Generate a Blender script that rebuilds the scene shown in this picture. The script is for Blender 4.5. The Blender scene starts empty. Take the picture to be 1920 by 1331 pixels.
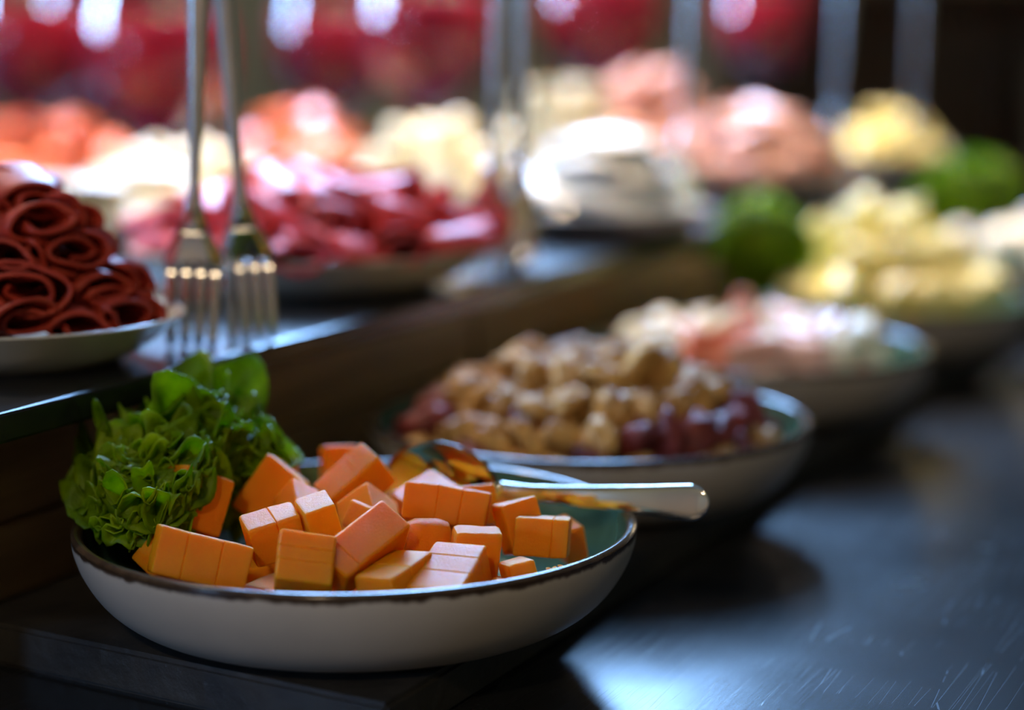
import bpy, bmesh, math, random
from mathutils import Vector, Matrix, Euler, Quaternion, noise

scene = bpy.context.scene
COL = scene.collection
PI = math.pi
R = math.radians

# ------------------------------------------------------------------ camera, sky, exposure
CAM_Z = 0.242                       # lens height above the counter top (counter top is z = 0)
PITCH = R(9.1)
LENS = 70.0
FPX = LENS / 36 * 1920
cam_data = bpy.data.cameras.new('camera')
cam_data.lens = LENS
cam_data.sensor_width = 36
cam_data.sensor_fit = 'HORIZONTAL'
cam_data.clip_start = 0.01
cam_data.dof.use_dof = True
cam_data.dof.focus_distance = 0.735
cam_data.dof.aperture_fstop = 2.75
cam_data.dof.aperture_blades = 0
cam = bpy.data.objects.new('camera', cam_data)
COL.objects.link(cam)
cam.location = (0, 0, CAM_Z)
cam.rotation_euler = (PI / 2 - PITCH, 0, 0)
scene.camera = cam

scene.view_settings.view_transform = 'Standard'
scene.view_settings.look = 'None'
scene.view_settings.gamma = 1.0
scene.view_settings.use_curve_mapping = False
scene.view_settings.exposure = 0.3
scene.cycles.use_denoising = True
scene.cycles.sample_clamp_indirect = 6.0
scene.cycles.max_bounces = 10

world = bpy.data.worlds.new('overcast_sky')
scene.world = world
world.use_nodes = True
bg = world.node_tree.nodes['Background']
bg.inputs[0].default_value = (0.29, 0.55, 1.0, 1)
bg.inputs[1].default_value = 86.0

ROOM = dict(x0=-3.2, x1=3.2, y0=-2.2, y1=3.3, z0=-0.9, z1=3.1)
WINDOWS = [  # axis, fixed coordinate, a0, a1, z0, z1
    ('y', ROOM['y1'], -0.62, 0.38, 1.00, 2.95),
    ('x', ROOM['x0'], -1.78, -1.24, 0.60, 1.12),
    ('x', ROOM['x0'], 1.50, 2.40, 0.75, 1.70),  # added window, out of view, to brighten the back of the shelf
]
PENDANT_POWER = [58.0, 92.0, 90.0, 46.0]
PENDANTS = [(-0.60, 1.45, 1.15), (-0.25, 2.00, 1.15), (0.30, 2.02, 1.25), (-0.45, -1.15, 1.35)]  # last lamp is an added warm fill behind the camera, lighting the front wall


def portal(name, loc, rot, sx, sy):
    l = bpy.data.lights.new(name, 'AREA')
    l.shape = 'RECTANGLE'
    l.size, l.size_y = sx, sy
    l.cycles.is_portal = True
    o = bpy.data.objects.new(name, l)
    COL.objects.link(o)
    o.location, o.rotation_euler = loc, rot


for ax, c, a0, a1, z0, z1 in WINDOWS:
    if ax == 'y':
        portal('window_portal', ((a0 + a1) / 2, c - 0.01, (z0 + z1) / 2), (-PI / 2, 0, 0), a1 - a0, z1 - z0)
    else:
        portal('window_portal', (c + 0.01, (a0 + a1) / 2, (z0 + z1) / 2), (0, -PI / 2, 0), z1 - z0, a1 - a0)

# ------------------------------------------------------------------ helpers
FWD = Vector((0, math.cos(PITCH), -math.sin(PITCH)))
UPV = Vector((0, math.sin(PITCH), math.cos(PITCH)))
RT = Vector((1, 0, 0))
C0 = Vector((0, 0, CAM_Z))


def at(px, py, d):
    """place in the room seen at a pixel of the photograph, d metres deep"""
    return C0 + d * (FWD + (px - 960) / FPX * RT - (py - 665.5) / FPX * UPV)


def on(px, py, z):
    dr = FWD + (px - 960) / FPX * RT - (py - 665.5) / FPX * UPV
    return C0 + dr * ((z - CAM_Z) / dr.z)


def mesh(name, verts, faces, smooth=True):
    me = bpy.data.meshes.new(name)
    me.from_pydata([tuple(v) for v in verts], [], faces)
    me.update()
    if smooth:
        me.polygons.foreach_set('use_smooth', [True] * len(me.polygons))
    return me


def bm_mesh(name, bm, smooth=False):
    bmesh.ops.recalc_face_normals(bm, faces=bm.faces)
    me = bpy.data.meshes.new(name)
    bm.to_mesh(me)
    bm.free()
    if smooth:
        me.polygons.foreach_set('use_smooth', [True] * len(me.polygons))
    return me


def link(name, me, mat=None, parent=None, loc=None, rot=None, scale=None):
    o = bpy.data.objects.new(name, me)
    COL.objects.link(o)
    if mat is not None and me is not None and len(me.materials) == 0:
        me.materials.append(mat)
    if parent is not None:
        o.parent = parent
    if loc is not None:
        o.location = loc
    if rot is not None:
        if isinstance(rot, Quaternion):
            o.rotation_mode = 'QUATERNION'
            o.rotation_quaternion = rot
        else:
            o.rotation_euler = rot
    if scale is not None:
        o.scale = scale if hasattr(scale, '__len__') else (scale,) * 3
    return o


def tag(o, label=None, cat=None, group=None, kind=None):
    if label:
        o['label'] = label
    if cat:
        o['category'] = cat
    if group:
        o['group'] = group
    if kind:
        o['kind'] = kind
    return o


def thing(name, label, cat, loc=(0, 0, 0), rot=(0, 0, 0), group=None):
    o = link(name, None, loc=loc, rot=rot)
    return tag(o, label, cat, group)


def add_box(bm, x0, x1, y0, y1, z0, z1):
    vs = [bm.verts.new((x, y, z)) for z in (z0, z1) for y in (y0, y1) for x in (x0, x1)]
    for f in ((0, 2, 3, 1), (4, 5, 7, 6), (0, 1, 5, 4), (2, 6, 7, 3), (0, 4, 6, 2), (1, 3, 7, 5)):
        bm.faces.new([vs[i] for i in f])
    return vs


def box_mesh(name, dims, bevel=0.0, seg=2, centre=True):
    bm = bmesh.new()
    x, y, z = dims
    add_box(bm, -x / 2, x / 2, -y / 2, y / 2, (-z / 2 if centre else 0), (z / 2 if centre else z))
    if bevel:
        bmesh.ops.bevel(bm, geom=list(bm.edges), offset=bevel, segments=seg, affect='EDGES', profile=0.5)
    return bm_mesh(name, bm)


def lathe_data(profile, n=64):
    verts, faces = [], []
    rings = []
    for r, z in profile:
        if r < 1e-6:
            rings.append([len(verts)])
            verts.append((0, 0, z))
        else:
            rings.append(list(range(len(verts), len(verts) + n)))
            verts += [(r * math.cos(2 * PI * k / n), r * math.sin(2 * PI * k / n), z) for k in range(n)]
    for a, b in zip(rings, rings[1:]):
        for k in range(n):
            k2 = (k + 1) % n
            if len(a) == 1:
                faces.append((a[0], b[k2], b[k]))
            elif len(b) == 1:
                faces.append((a[k], a[k2], b[0]))
            else:
                faces.append((a[k], a[k2], b[k2], b[k]))
    return verts, faces


def lathe(name, profile, n=64):
    return mesh(name, *lathe_data(profile, n))


def smooth_profile(pts, k=4):
    """Catmull-Rom through profile points"""
    out = []
    P = [pts[0]] + list(pts) + [pts[-1]]
    for i in range(1, len(P) - 2):
        for s in range(k):
            t = s / k
            q = []
            for c in (0, 1):
                p0, p1, p2, p3 = P[i - 1][c], P[i][c], P[i + 1][c], P[i + 2][c]
                q.append(0.5 * (2 * p1 + (p2 - p0) * t + (2 * p0 - 5 * p1 + 4 * p2 - p3) * t * t + (3 * p1 - p0 - 3 * p2 + p3) * t ** 3))
            out.append((max(q[0], 0), q[1]))
    out.append(pts[-1])
    return out


def tube_mesh(name, pts, rad, n=10):
    verts, faces = [], []
    m = len(pts)
    prev = None
    for i, p in enumerate(pts):
        p = Vector(p)
        t = (Vector(pts[min(i + 1, m - 1)]) - Vector(pts[max(i - 1, 0)])).normalized()
        if prev is None:
            a = t.orthogonal().normalized()
        else:
            a = (prev - t * prev.dot(t)).normalized()
        prev = a
        b = t.cross(a)
        r = rad[i] if hasattr(rad, '__len__') else rad
        for k in range(n):
            verts.append(p + a * (r * math.cos(2 * PI * k / n)) + b * (r * math.sin(2 * PI * k / n)))
    for i in range(m - 1):
        for k in range(n):
            k2 = (k + 1) % n
            faces.append((i * n + k, i * n + k2, (i + 1) * n + k2, (i + 1) * n + k))
    faces.append(tuple(range(n - 1, -1, -1)))
    faces.append(tuple(range((m - 1) * n, m * n)))
    return mesh(name, verts, faces)


# ------------------------------------------------------------------ materials
def new_mat(name):
    m = bpy.data.materials.new(name)
    m.use_nodes = True
    nt = m.node_tree
    return m, nt, nt.nodes['Principled BSDF']


def texcoord(nt, scale=(1, 1, 1), rot=(0, 0, 0)):
    tc = nt.nodes.new('ShaderNodeTexCoord')
    mp = nt.nodes.new('ShaderNodeMapping')
    mp.inputs['Scale'].default_value = scale
    mp.inputs['Rotation'].default_value = rot
    nt.links.new(tc.outputs['Object'], mp.inputs[0])
    return mp.outputs[0]


def noise_node(nt, vec, scale, detail=4, rough=0.55, dist=0.0):
    n = nt.nodes.new('ShaderNodeTexNoise')
    n.inputs['Scale'].default_value = scale
    n.inputs['Detail'].default_value = detail
    n.inputs['Roughness'].default_value = rough
    n.inputs['Distortion'].default_value = dist
    nt.links.new(vec, n.inputs['Vector'])
    return n.outputs['Fac']


def ramp(nt, fac, stops):
    r = nt.nodes.new('ShaderNodeValToRGB')
    els = r.color_ramp.elements
    while len(els) < len(stops):
        els.new(0.5)
    for e, (p, c) in zip(els, stops):
        e.position = p
        e.color = (*c, 1) if len(c) == 3 else c
    nt.links.new(fac, r.inputs[0])
    return r.outputs[0]


def math_node(nt, op, a, b=None, c=None):
    n = nt.nodes.new('ShaderNodeMath')
    n.operation = op
    for i, v in enumerate((a, b, c)):
        if v is None:
            continue
        if isinstance(v, (int, float)):
            n.inputs[i].default_value = v
        else:
            nt.links.new(v, n.inputs[i])
    return n.outputs[0]


def bump(nt, bsdf, height, strength, dist):
    b = nt.nodes.new('ShaderNodeBump')
    b.inputs['Strength'].default_value = strength
    b.inputs['Distance'].default_value = dist
    nt.links.new(height, b.inputs['Height'])
    nt.links.new(b.outputs[0], bsdf.inputs['Normal'])


def mottled(name, c0, c1, scale, rough=0.5, bump_s=0.0, bump_d=0.001, bump_scale=None, sss=0.0, sss_r=(0.004, 0.002, 0.001),
            spec=0.5, metal=0.0, coat=0.0, sheen=0.0, vary=0.0):
    m, nt, b = new_mat(name)
    v = texcoord(nt)
    n = noise_node(nt, v, scale)
    col = ramp(nt, n, [(0.32, c0), (0.68, c1)])
    if vary:
        oi = nt.nodes.new('ShaderNodeObjectInfo')
        hs = nt.nodes.new('ShaderNodeHueSaturation')
        nt.links.new(math_node(nt, 'MULTIPLY_ADD', oi.outputs['Random'], vary, 1 - vary / 2), hs.inputs['Value'])
        nt.links.new(col, hs.inputs['Color'])
        col = hs.outputs[0]
    nt.links.new(col, b.inputs['Base Color'])
    b.inputs['Roughness'].default_value = rough
    b.inputs['Metallic'].default_value = metal
    b.inputs['Specular IOR Level'].default_value = spec
    b.inputs['Coat Weight'].default_value = coat
    if sss:
        b.inputs['Subsurface Weight'].default_value = sss
        b.inputs['Subsurface Radius'].default_value = sss_r
        b.inputs['Subsurface Scale'].default_value = 1.0
    if bump_s:
        bump(nt, b, noise_node(nt, v, bump_scale or scale * 3, 5), bump_s, bump_d)
    return m


M = {}
# cheese: orange, waxy, fine grain on the cut faces
m, nt, b = new_mat('orange_cheese')
v = texcoord(nt)
oi = nt.nodes.new('ShaderNodeObjectInfo')
col = ramp(nt, noise_node(nt, v, 90, 4), [(0.3, (0.87, 0.235, 0.001)), (0.7, (0.92, 0.285, 0.003))])
hs = nt.nodes.new('ShaderNodeHueSaturation')
nt.links.new(math_node(nt, 'MULTIPLY_ADD', oi.outputs['Random'], 0.10, 0.94), hs.inputs['Value'])
nt.links.new(math_node(nt, 'MULTIPLY_ADD', oi.outputs['Random'], -0.012, 0.505), hs.inputs['Hue'])
nt.links.new(col, hs.inputs['Color'])
nt.links.new(hs.outputs[0], b.inputs['Base Color'])
nt.links.new(ramp(nt, noise_node(nt, v, 260, 3), [(0.3, (0.30,) * 3), (0.7, (0.46,) * 3)]), b.inputs['Roughness'])
b.inputs['Subsurface Weight'].default_value = 0.75
b.inputs['Subsurface Radius'].default_value = (0.011, 0.0040, 0.0004)
b.inputs['Subsurface Scale'].default_value = 1.0
b.inputs['Specular IOR Level'].default_value = 0.27
bump(nt, b, noise_node(nt, v, 900, 6, 0.75), 0.6, 0.0010)
M['cheese'] = m

# glazed stoneware: cream outside, irregular burnt brown under the lip
m, nt, b = new_mat('cream_glaze')
v = texcoord(nt)
sep = nt.nodes.new('ShaderNodeSeparateXYZ')
nt.links.new(v, sep.inputs[0])
mp = texcoord(nt, (1, 1, 0.35))
wob = noise_node(nt, mp, 110, 5, 0.65)
zz = math_node(nt, 'MULTIPLY_ADD', wob, 0.0046, sep.outputs['Z'])
mk = nt.nodes.new('ShaderNodeMapRange')
mk.inputs['From Min'].default_value = 0.0372
mk.inputs['From Max'].default_value = 0.0384
nt.links.new(zz, mk.inputs['Value'])
base = ramp(nt, noise_node(nt, v, 30, 5), [(0.3, (0.37, 0.34, 0.305)), (0.7, (0.41, 0.38, 0.345))])
mx = nt.nodes.new('ShaderNodeMix')
mx.data_type = 'RGBA'
nt.links.new(mk.outputs[0], mx.inputs['Factor'])
nt.links.new(base, mx.inputs['A'])
mx.inputs['B'].default_value = (0.035, 0.020, 0.012, 1)
nt.links.new(mx.outputs['Result'], b.inputs['Base Color'])
b.inputs['Roughness'].default_value = 0.32
bump(nt, b, noise_node(nt, v, 900, 4), 0.12, 0.0004)
M['glaze_out'] = m
M['glaze_in'] = mottled('green_glaze', (0.045, 0.115, 0.085), (0.085, 0.185, 0.135), 40, rough=0.12, bump_s=0.05, bump_d=0.0005)
M['rim'] = mottled('bronze_rim_glaze', (0.028, 0.017, 0.011), (0.075, 0.045, 0.026), 120, rough=0.16, bump_s=0.15, bump_d=0.0004, bump_scale=300)
M['plate'] = mottled('ivory_glaze', (0.50, 0.455, 0.37), (0.56, 0.51, 0.42), 30, rough=0.2)
M['plate_grey'] = mottled('grey_glaze', (0.14, 0.135, 0.13), (0.19, 0.185, 0.18), 30, rough=0.25)

# lettuce
m, nt, b = new_mat('lettuce_leaf')
v = texcoord(nt)
c = ramp(nt, noise_node(nt, v, 55, 4), [(0.28, (0.070, 0.150, 0.001)), (0.52, (0.190, 0.330, 0.002)), (0.78, (0.42, 0.56, 0.006))])
nt.links.new(c, b.inputs['Base Color'])
b.inputs['Roughness'].default_value = 0.38
b.inputs['Specular IOR Level'].default_value = 0.28
vein = noise_node(nt, v, 240, 5, 0.6, 0.5)
bump(nt, b, vein, 0.6, 0.0018)
tr = nt.nodes.new('ShaderNodeBsdfTranslucent')
ht = nt.nodes.new('ShaderNodeHueSaturation')
ht.inputs['Saturation'].default_value = 1.15
ht.inputs['Value'].default_value = 1.6
nt.links.new(c, ht.inputs['Color'])
nt.links.new(ht.outputs[0], tr.inputs[0])
ms = nt.nodes.new('ShaderNodeMixShader')
ms.inputs[0].default_value = 0.5
nt.links.new(b.outputs[0], ms.inputs[1])
nt.links.new(tr.outputs[0], ms.inputs[2])
nt.links.new(ms.outputs[0], nt.nodes['Material Output'].inputs[0])
M['lettuce'] = m

# black lacquered counter, scratched
m, nt, b = new_mat('black_lacquer')
v = texcoord(nt)
b.inputs['Base Color'].default_value = (0.010, 0.011, 0.013, 1)
b.inputs['IOR'].default_value = 1.34
rg = ramp(nt, noise_node(nt, v, 9, 5, 0.6), [(0.3, (0.215,) * 3), (0.7, (0.285,) * 3)])
scr = None
for k, (ang, sx, sy) in enumerate(((0.35, 2.2, 120), (1.25, 3.0, 140), (-0.55, 2.5, 110), (2.1, 4.0, 170))):
    vv = texcoord(nt, (sx, sy, 1), (0, 0, ang))
    vo = nt.nodes.new('ShaderNodeTexVoronoi')
    vo.feature = 'DISTANCE_TO_EDGE'
    vo.voronoi_dimensions = '2D'
    vo.inputs['Scale'].default_value = 1.0
    nt.links.new(vv, vo.inputs['Vector'])
    line = math_node(nt, 'LESS_THAN', vo.outputs['Distance'], 0.0045)
    msk = math_node(nt, 'GREATER_THAN', noise_node(nt, v, 9 + 3 * k, 2), 0.56)
    line = math_node(nt, 'MULTIPLY', line, msk)
    scr = line if scr is None else math_node(nt, 'MAXIMUM', scr, line)
rsum = math_node(nt, 'MULTIPLY_ADD', scr, 0.12, rg)
nt.links.new(rsum, b.inputs['Roughness'])
h = math_node(nt, 'ADD', math_node(nt, 'MULTIPLY', scr, -0.10), math_node(nt, 'MULTIPLY', noise_node(nt, texcoord(nt, (8, 120, 1), (0, 0, 0.45)), 4, 5), 0.5))
bump(nt, b, h, 0.25, 0.0004)
M['counter'] = m
M['slate'] = mottled('dark_slate', (0.014, 0.014, 0.015), (0.034, 0.033, 0.032), 35, rough=0.38, bump_s=0.35, bump_d=0.0012, bump_scale=160)
M['board'] = mottled('black_board', (0.006, 0.0065, 0.008), (0.011, 0.0115, 0.014), 15, rough=0.24, bump_s=0.06, bump_d=0.0006, bump_scale=80)


def wood(name, c0, c1, rough=0.45, scale=(2, 22, 22)):
    m, nt, b = new_mat(name)
    v = texcoord(nt, scale)
    n = noise_node(nt, v, 3.5, 6, 0.6, 0.6)
    nt.links.new(ramp(nt, n, [(0.28, c0), (0.72, c1)]), b.inputs['Base Color'])
    b.inputs['Roughness'].default_value = rough
    bump(nt, b, n, 0.25, 0.001)
    return m


M['riser'] = wood('brown_plank', (0.20, 0.115, 0.045), (0.46, 0.29, 0.125))
M['wall'] = wood('dark_wall_wood', (0.12, 0.062, 0.018), (0.32, 0.175, 0.050), 0.5, (0.6, 0.6, 0.15))
M['front_wall'] = wood('orange_wall_wood', (0.20, 0.085, 0.022), (0.36, 0.165, 0.045), 0.5, (0.6, 0.6, 0.15))
M['cabinet'] = wood('cabinet_wood', (0.08, 0.040, 0.014), (0.18, 0.092, 0.034), 0.4, (1, 1, 8))
M['floor'] = wood('floor_wood', (0.09, 0.055, 0.03), (0.16, 0.10, 0.055), 0.4, (0.5, 5, 1))
M['plaster'] = mottled('warm_plaster', (0.55, 0.47, 0.37), (0.60, 0.52, 0.42), 4, rough=0.85)
M['ceiling'] = mottled('ceiling_plaster', (0.20, 0.165, 0.125), (0.24, 0.20, 0.155), 4, rough=0.9)
M['steel'] = mottled('brushed_steel', (0.55, 0.54, 0.52), (0.66, 0.65, 0.63), 60, rough=0.2, metal=1.0)
M['polished'] = mottled('polished_steel', (0.70, 0.69, 0.67), (0.76, 0.75, 0.73), 60, rough=0.07, metal=1.0)
M['black_metal'] = mottled('black_metal', (0.012, 0.012, 0.012), (0.02, 0.02, 0.02), 60, rough=0.4)
M['frame'] = mottled('painted_frame', (0.10, 0.09, 0.08), (0.13, 0.12, 0.105), 20, rough=0.5)
M['walnut'] = mottled('walnut_kernel', (0.24, 0.10, 0.022), (0.76, 0.46, 0.155), 55, rough=0.55, spec=0.25, bump_s=0.5, bump_d=0.0012, bump_scale=320, vary=0.5)
M['dried'] = mottled('dried_fruit', (0.075, 0.012, 0.012), (0.25, 0.045, 0.038), 60, rough=0.55, spec=0.3, bump_s=0.5, bump_d=0.0015, bump_scale=150, vary=0.5)
M['salami'] = mottled('dark_red_meat', (0.34, 0.030, 0.020), (0.50, 0.068, 0.040), 120, rough=0.48, spec=0.3, bump_s=0.2, bump_d=0.0006, bump_scale=500, sss=0.25, sss_r=(0.004, 0.001, 0.0007), vary=0.25)
M['pink_meat'] = mottled('pink_meat', (0.66, 0.060, 0.075), (0.84, 0.14, 0.15), 60, rough=0.45, spec=0.3, sss=0.2, sss_r=(0.004, 0.0012, 0.001), vary=0.25)
M['ham'] = mottled('pale_ham', (0.74, 0.37, 0.29), (0.86, 0.54, 0.45), 50, rough=0.35, sss=0.15, vary=0.2)
M['salmon'] = mottled('coral_salmon', (0.82, 0.14, 0.06), (0.90, 0.36, 0.20), 40, rough=0.3, sss=0.15, vary=0.3)
M['ivory_cheese'] = mottled('ivory_cheese', (0.68, 0.62, 0.43), (0.77, 0.72, 0.54), 40, rough=0.4, sss=0.15, vary=0.12)
M['white_cheese'] = mottled('white_cheese', (0.78, 0.77, 0.70), (0.84, 0.83, 0.78), 40, rough=0.35, sss=0.15, vary=0.06)
M['yellow_cheese'] = mottled('pale_yellow_cheese', (0.87, 0.74, 0.24), (0.93, 0.85, 0.44), 60, rough=0.45, bump_s=0.3, bump_d=0.001, sss=0.15, vary=0.25)
M['shade'] = mottled('lamp_shade_black', (0.015, 0.014, 0.013), (0.02, 0.019, 0.018), 20, rough=0.4)

m, nt, b = new_mat('red_drink')
b.inputs['Base Color'].default_value = (0.30, 0.012, 0.055, 1)
b.inputs['Roughness'].default_value = 0.05
b.inputs['Transmission Weight'].default_value = 0.30
b.inputs['IOR'].default_value = 1.34
nt.links.new(ramp(nt, noise_node(nt, texcoord(nt), 12, 2), [(0.35, (0.26, 0.008, 0.045)), (0.65, (0.62, 0.03, 0.06))]), b.inputs['Base Color'])
M['drink'] = m
m, nt, b = new_mat('clear_glass')
g = nt.nodes.new('ShaderNodeBsdfGlossy')
g.inputs['Roughness'].default_value = 0.02
t = nt.nodes.new('ShaderNodeBsdfTransparent')
t.inputs[0].default_value = (0.95, 0.96, 0.96, 1)
ms = nt.nodes.new('ShaderNodeMixShader')
lw = nt.nodes.new('ShaderNodeLayerWeight')
lw.inputs[0].default_value = 0.12
nt.links.new(lw.outputs['Facing'], ms.inputs[0])
nt.links.new(t.outputs[0], ms.inputs[1])
nt.links.new(g.outputs[0], ms.inputs[2])
nt.links.new(ms.outputs[0], nt.nodes['Material Output'].inputs[0])
M['glass'] = m
m, nt, b = new_mat('warm_bulb')
b.inputs['Emission Color'].default_value = (1.0, 0.72, 0.42, 1)
b.inputs['Emission Strength'].default_value = 14
M['bulb'] = m

# ------------------------------------------------------------------ the room
X0, X1, Y0, Y1, Z0, Z1 = (ROOM[k] for k in ('x0', 'x1', 'y0', 'y1', 'z0', 'z1'))


def struct(name, me, mat, parent=None):
    o = link(name, me, mat, parent)
    if parent is None:
        o['kind'] = 'structure'
    return o


def boxes(name, rects):
    bm = bmesh.new()
    for r in rects:
        add_box(bm, *r)
    return bm_mesh(name, bm)


T = 0.12
w1, w2, w3 = WINDOWS
tag(struct('floor', boxes('floor', [(X0 - T, X1 + T, Y0 - T, Y1 + T, Z0 - T, Z0)]), M['floor']), 'brown wooden floor under the buffet counter')
tag(struct('ceiling', boxes('ceiling', [(X0 - T, X1 + T, Y0 - T, Y1 + T, Z1, Z1 + T)]), M['ceiling']), 'plain ceiling above the buffet')
tag(struct('wall_back', boxes('wall_back', [
    (X0, w1[2], Y1, Y1 + T, Z0, Z1), (w1[3], X1, Y1, Y1 + T, Z0, Z1),
    (w1[2], w1[3], Y1, Y1 + T, Z0, w1[4]), (w1[2], w1[3], Y1, Y1 + T, w1[5], Z1)]), M['wall']), 'dark brown wooden wall behind the buffet')
tag(struct('wall_left', boxes('wall_left', [
    (X0 - T, X0, Y0, w2[2], Z0, Z1), (X0 - T, X0, w2[3], w3[2], Z0, Z1), (X0 - T, X0, w3[3], Y1, Z0, Z1),
    (X0 - T, X0, w2[2], w2[3], Z0, w2[4]), (X0 - T, X0, w2[2], w2[3], w2[5], Z1),
    (X0 - T, X0, w3[2], w3[3], Z0, w3[4]), (X0 - T, X0, w3[2], w3[3], w3[5], Z1)]), M['wall']), 'dark wooden wall with a window on the left')
tag(struct('wall_right', boxes('wall_right', [(X1, X1 + T, Y0, Y1, Z0, Z1)]), M['wall']), 'dark wooden wall on the right')
tag(struct('wall_front', boxes('wall_front', [(X0, X1, Y0 - T, Y0, Z0, Z1)]), M['front_wall']), 'warm orange brown wooden wall facing the buffet')

for i, (ax, c, a0, a1, z0, z1) in enumerate(WINDOWS):
    root = link('window_%d' % (i + 1), None)
    tag(root, ['wide window with dark frame in the back wall', 'small square window with dark frame in the left wall', 'added wide window with dark frame in the left wall, brightening the back of the shelf'][i], kind='structure')
    f = 0.05

    def wb(a, b_, za, zb, t=0.03):
        if ax == 'y':
            return (a, b_, c + 0.02, c + 0.02 + t, za, zb)
        return (c - 0.02 - t, c - 0.02, a, b_, za, zb)
    struct('window_frame', boxes('window_frame', [wb(a0, a1, z0, z0 + f), wb(a0, a1, z1 - f, z1), wb(a0, a0 + f, z0 + f, z1 - f), wb(a1 - f, a1, z0 + f, z1 - f)]), M['frame'], root)
    nn = (3, 1, 2)[i]
    wdt = (a1 - a0 - 2 * f) / nn
    for k in range(1, nn):
        xm = a0 + f + wdt * k
        struct('mullion', boxes('mullion', [wb(xm - 0.02, xm + 0.02, z0 + f, z1 - f)]), M['frame'], root)
    for k in range(nn):
        pa = a0 + f + wdt * k + (0.02 if k else 0)
        pb = a0 + f + wdt * (k + 1) - (0.02 if k < nn - 1 else 0)
        struct('pane', boxes('pane', [wb(pa, pb, z0 + f, z1 - f, 0.006)]), M['glass'], root)

# ------------------------------------------------------------------ counter, slate, upper tier
YAW = R(25.03)
U = Vector((math.sin(YAW), math.cos(YAW), 0))
N = Vector((-math.cos(YAW), math.sin(YAW), 0))
ROT_U = math.atan2(U.y, U.x)             # local +x along the row, +y to the left
BOWL_H = 0.038
SLATE_H = 0.017
B1 = at(669, 975, 0.78)
B1.z = 0


def uv(u, n, z=0.0, base=None):
    p = (base or B1) + U * u + N * n
    return Vector((p.x, p.y, z))


tab = thing('buffet_counter', 'long black lacquered buffet counter with a scratched glossy top', 'counter', uv(0.55, 0.45, Z0), (0, 0, ROT_U))
HH = -Z0
tl, tw = 3.0, 1.95
link('counter_top', box_mesh('counter_top', (tl, tw, 0.04), 0.004), M['counter'], tab, (0, 0, HH - 0.02))
link('apron', box_mesh('apron', (tl - 0.2, tw - 0.2, 0.1), 0.004), M['black_metal'], tab, (0, 0, HH - 0.09))
leg_me = box_mesh('leg', (0.08, 0.08, HH - 0.14), 0.006)
for sx in (-1, 1):
    for sy in (-1, 1):
        link('leg', leg_me, M['black_metal'], tab, (sx * (tl / 2 - 0.16), sy * (tw / 2 - 0.16), (HH - 0.14) / 2))

# slate board under the bowls, front edge cut at a slant
c1 = on(725, 1322, SLATE_H)
c0 = on(0, 1170, SLATE_H)
fd = (c0 - c1).normalized()
sl_u = Vector((math.sin(R(26)), math.cos(R(26)), 0))
q0 = c1
q3 = c1 + fd * 0.205
q1 = c1 + sl_u * 1.35
q2 = q3 + sl_u * 1.30
bm = bmesh.new()
low = [bm.verts.new((p.x, p.y, 0.0)) for p in (q0, q1, q2, q3)]
top = [bm.verts.new((p.x, p.y, SLATE_H)) for p in (q0, q1, q2, q3)]
bm.faces.new(low[::-1]); bm.faces.new(top)
for k in range(4):
    bm.faces.new((low[k], low[(k + 1) % 4], top[(k + 1) % 4], top[k]))
bmesh.ops.bevel(bm, geom=[e for e in bm.edges], offset=0.0018, segments=2, affect='EDGES')
o = link('slate_board', bm_mesh('slate_board', bm), M['slate'])
tag(o, 'long dark slate board lying on the counter under the row of bowls', 'board')

SH_Z = 0.104
E0 = at(0, 775, 0.737)
E0.z = 0
sh = thing('display_shelf', 'raised black shelf holding the plates of meat and cheese', 'shelf', (E0.x, E0.y, 0), (0, 0, ROT_U))
SL, SD = 1.635, 1.15
PRE = 0.10
link('board', box_mesh('shelf_board', (SL + PRE, SD, 0.012), 0.0015), M['board'], sh, ((SL - PRE) / 2, SD / 2, SH_Z - 0.006))
rl = SL + PRE - 0.08
for row in range(2):
    for seg in range(3):
        ln = rl / 3
        me = box_mesh('plank', (ln - 0.003, 0.018, 0.0445), 0.0015)
        link('plank', me, M['riser'], sh, (-PRE + 0.04 + ln * (seg + 0.5), 0.052 + 0.002 * ((row + seg) % 2), 0.0228 + 0.0455 * row))
link('riser_core', box_mesh('riser_core', (rl, SD - 0.12, 0.0915), 0.002), M['black_metal'], sh, ((SL - PRE) / 2, 0.065 + (SD - 0.12) / 2, 0.0918 / 2))

# ------------------------------------------------------------------ bowls
RO = 0.1095
out_prof = smooth_profile([(0.0, 0.0015), (0.060, 0.0012), (0.066, 0.0), (0.074, 0.0004), (0.088, 0.0048), (0.0985, 0.0125), (0.1055, 0.0225), (0.1088, 0.031), (RO, 0.0368)], 4)
rim_prof = smooth_profile([(RO, 0.0368), (RO + 0.0002, 0.0378), (RO - 0.0012, 0.0388), (RO - 0.003, 0.0386), (RO - 0.0042, 0.0374)], 3)
in_prof = smooth_profile([(RO - 0.0042, 0.0374), (0.1040, 0.030), (0.1005, 0.0215), (0.0935, 0.0128), (0.083, 0.0075), (0.070, 0.006), (0.0, 0.0058)], 4)
bowl_body = lathe('bowl_body', out_prof, 112)
bowl_rim = lathe('bowl_rim', rim_prof, 112)
bowl_in = lathe('bowl_inner', in_prof, 112)
BZ = SLATE_H


def make_bowl(loc, label, rz):
    t = thing('serving_bowl', label, 'bowl', loc, (0, 0, rz), 'shallow stoneware bowls in a row')
    link('body', bowl_body, M['glaze_out'], t)
    link('rim', bowl_rim, M['rim'], t)
    link('inner_glaze', bowl_in, M['glaze_in'], t)
    return t


def zbowl(p):
    return Vector((p.x, p.y, BZ))


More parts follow.
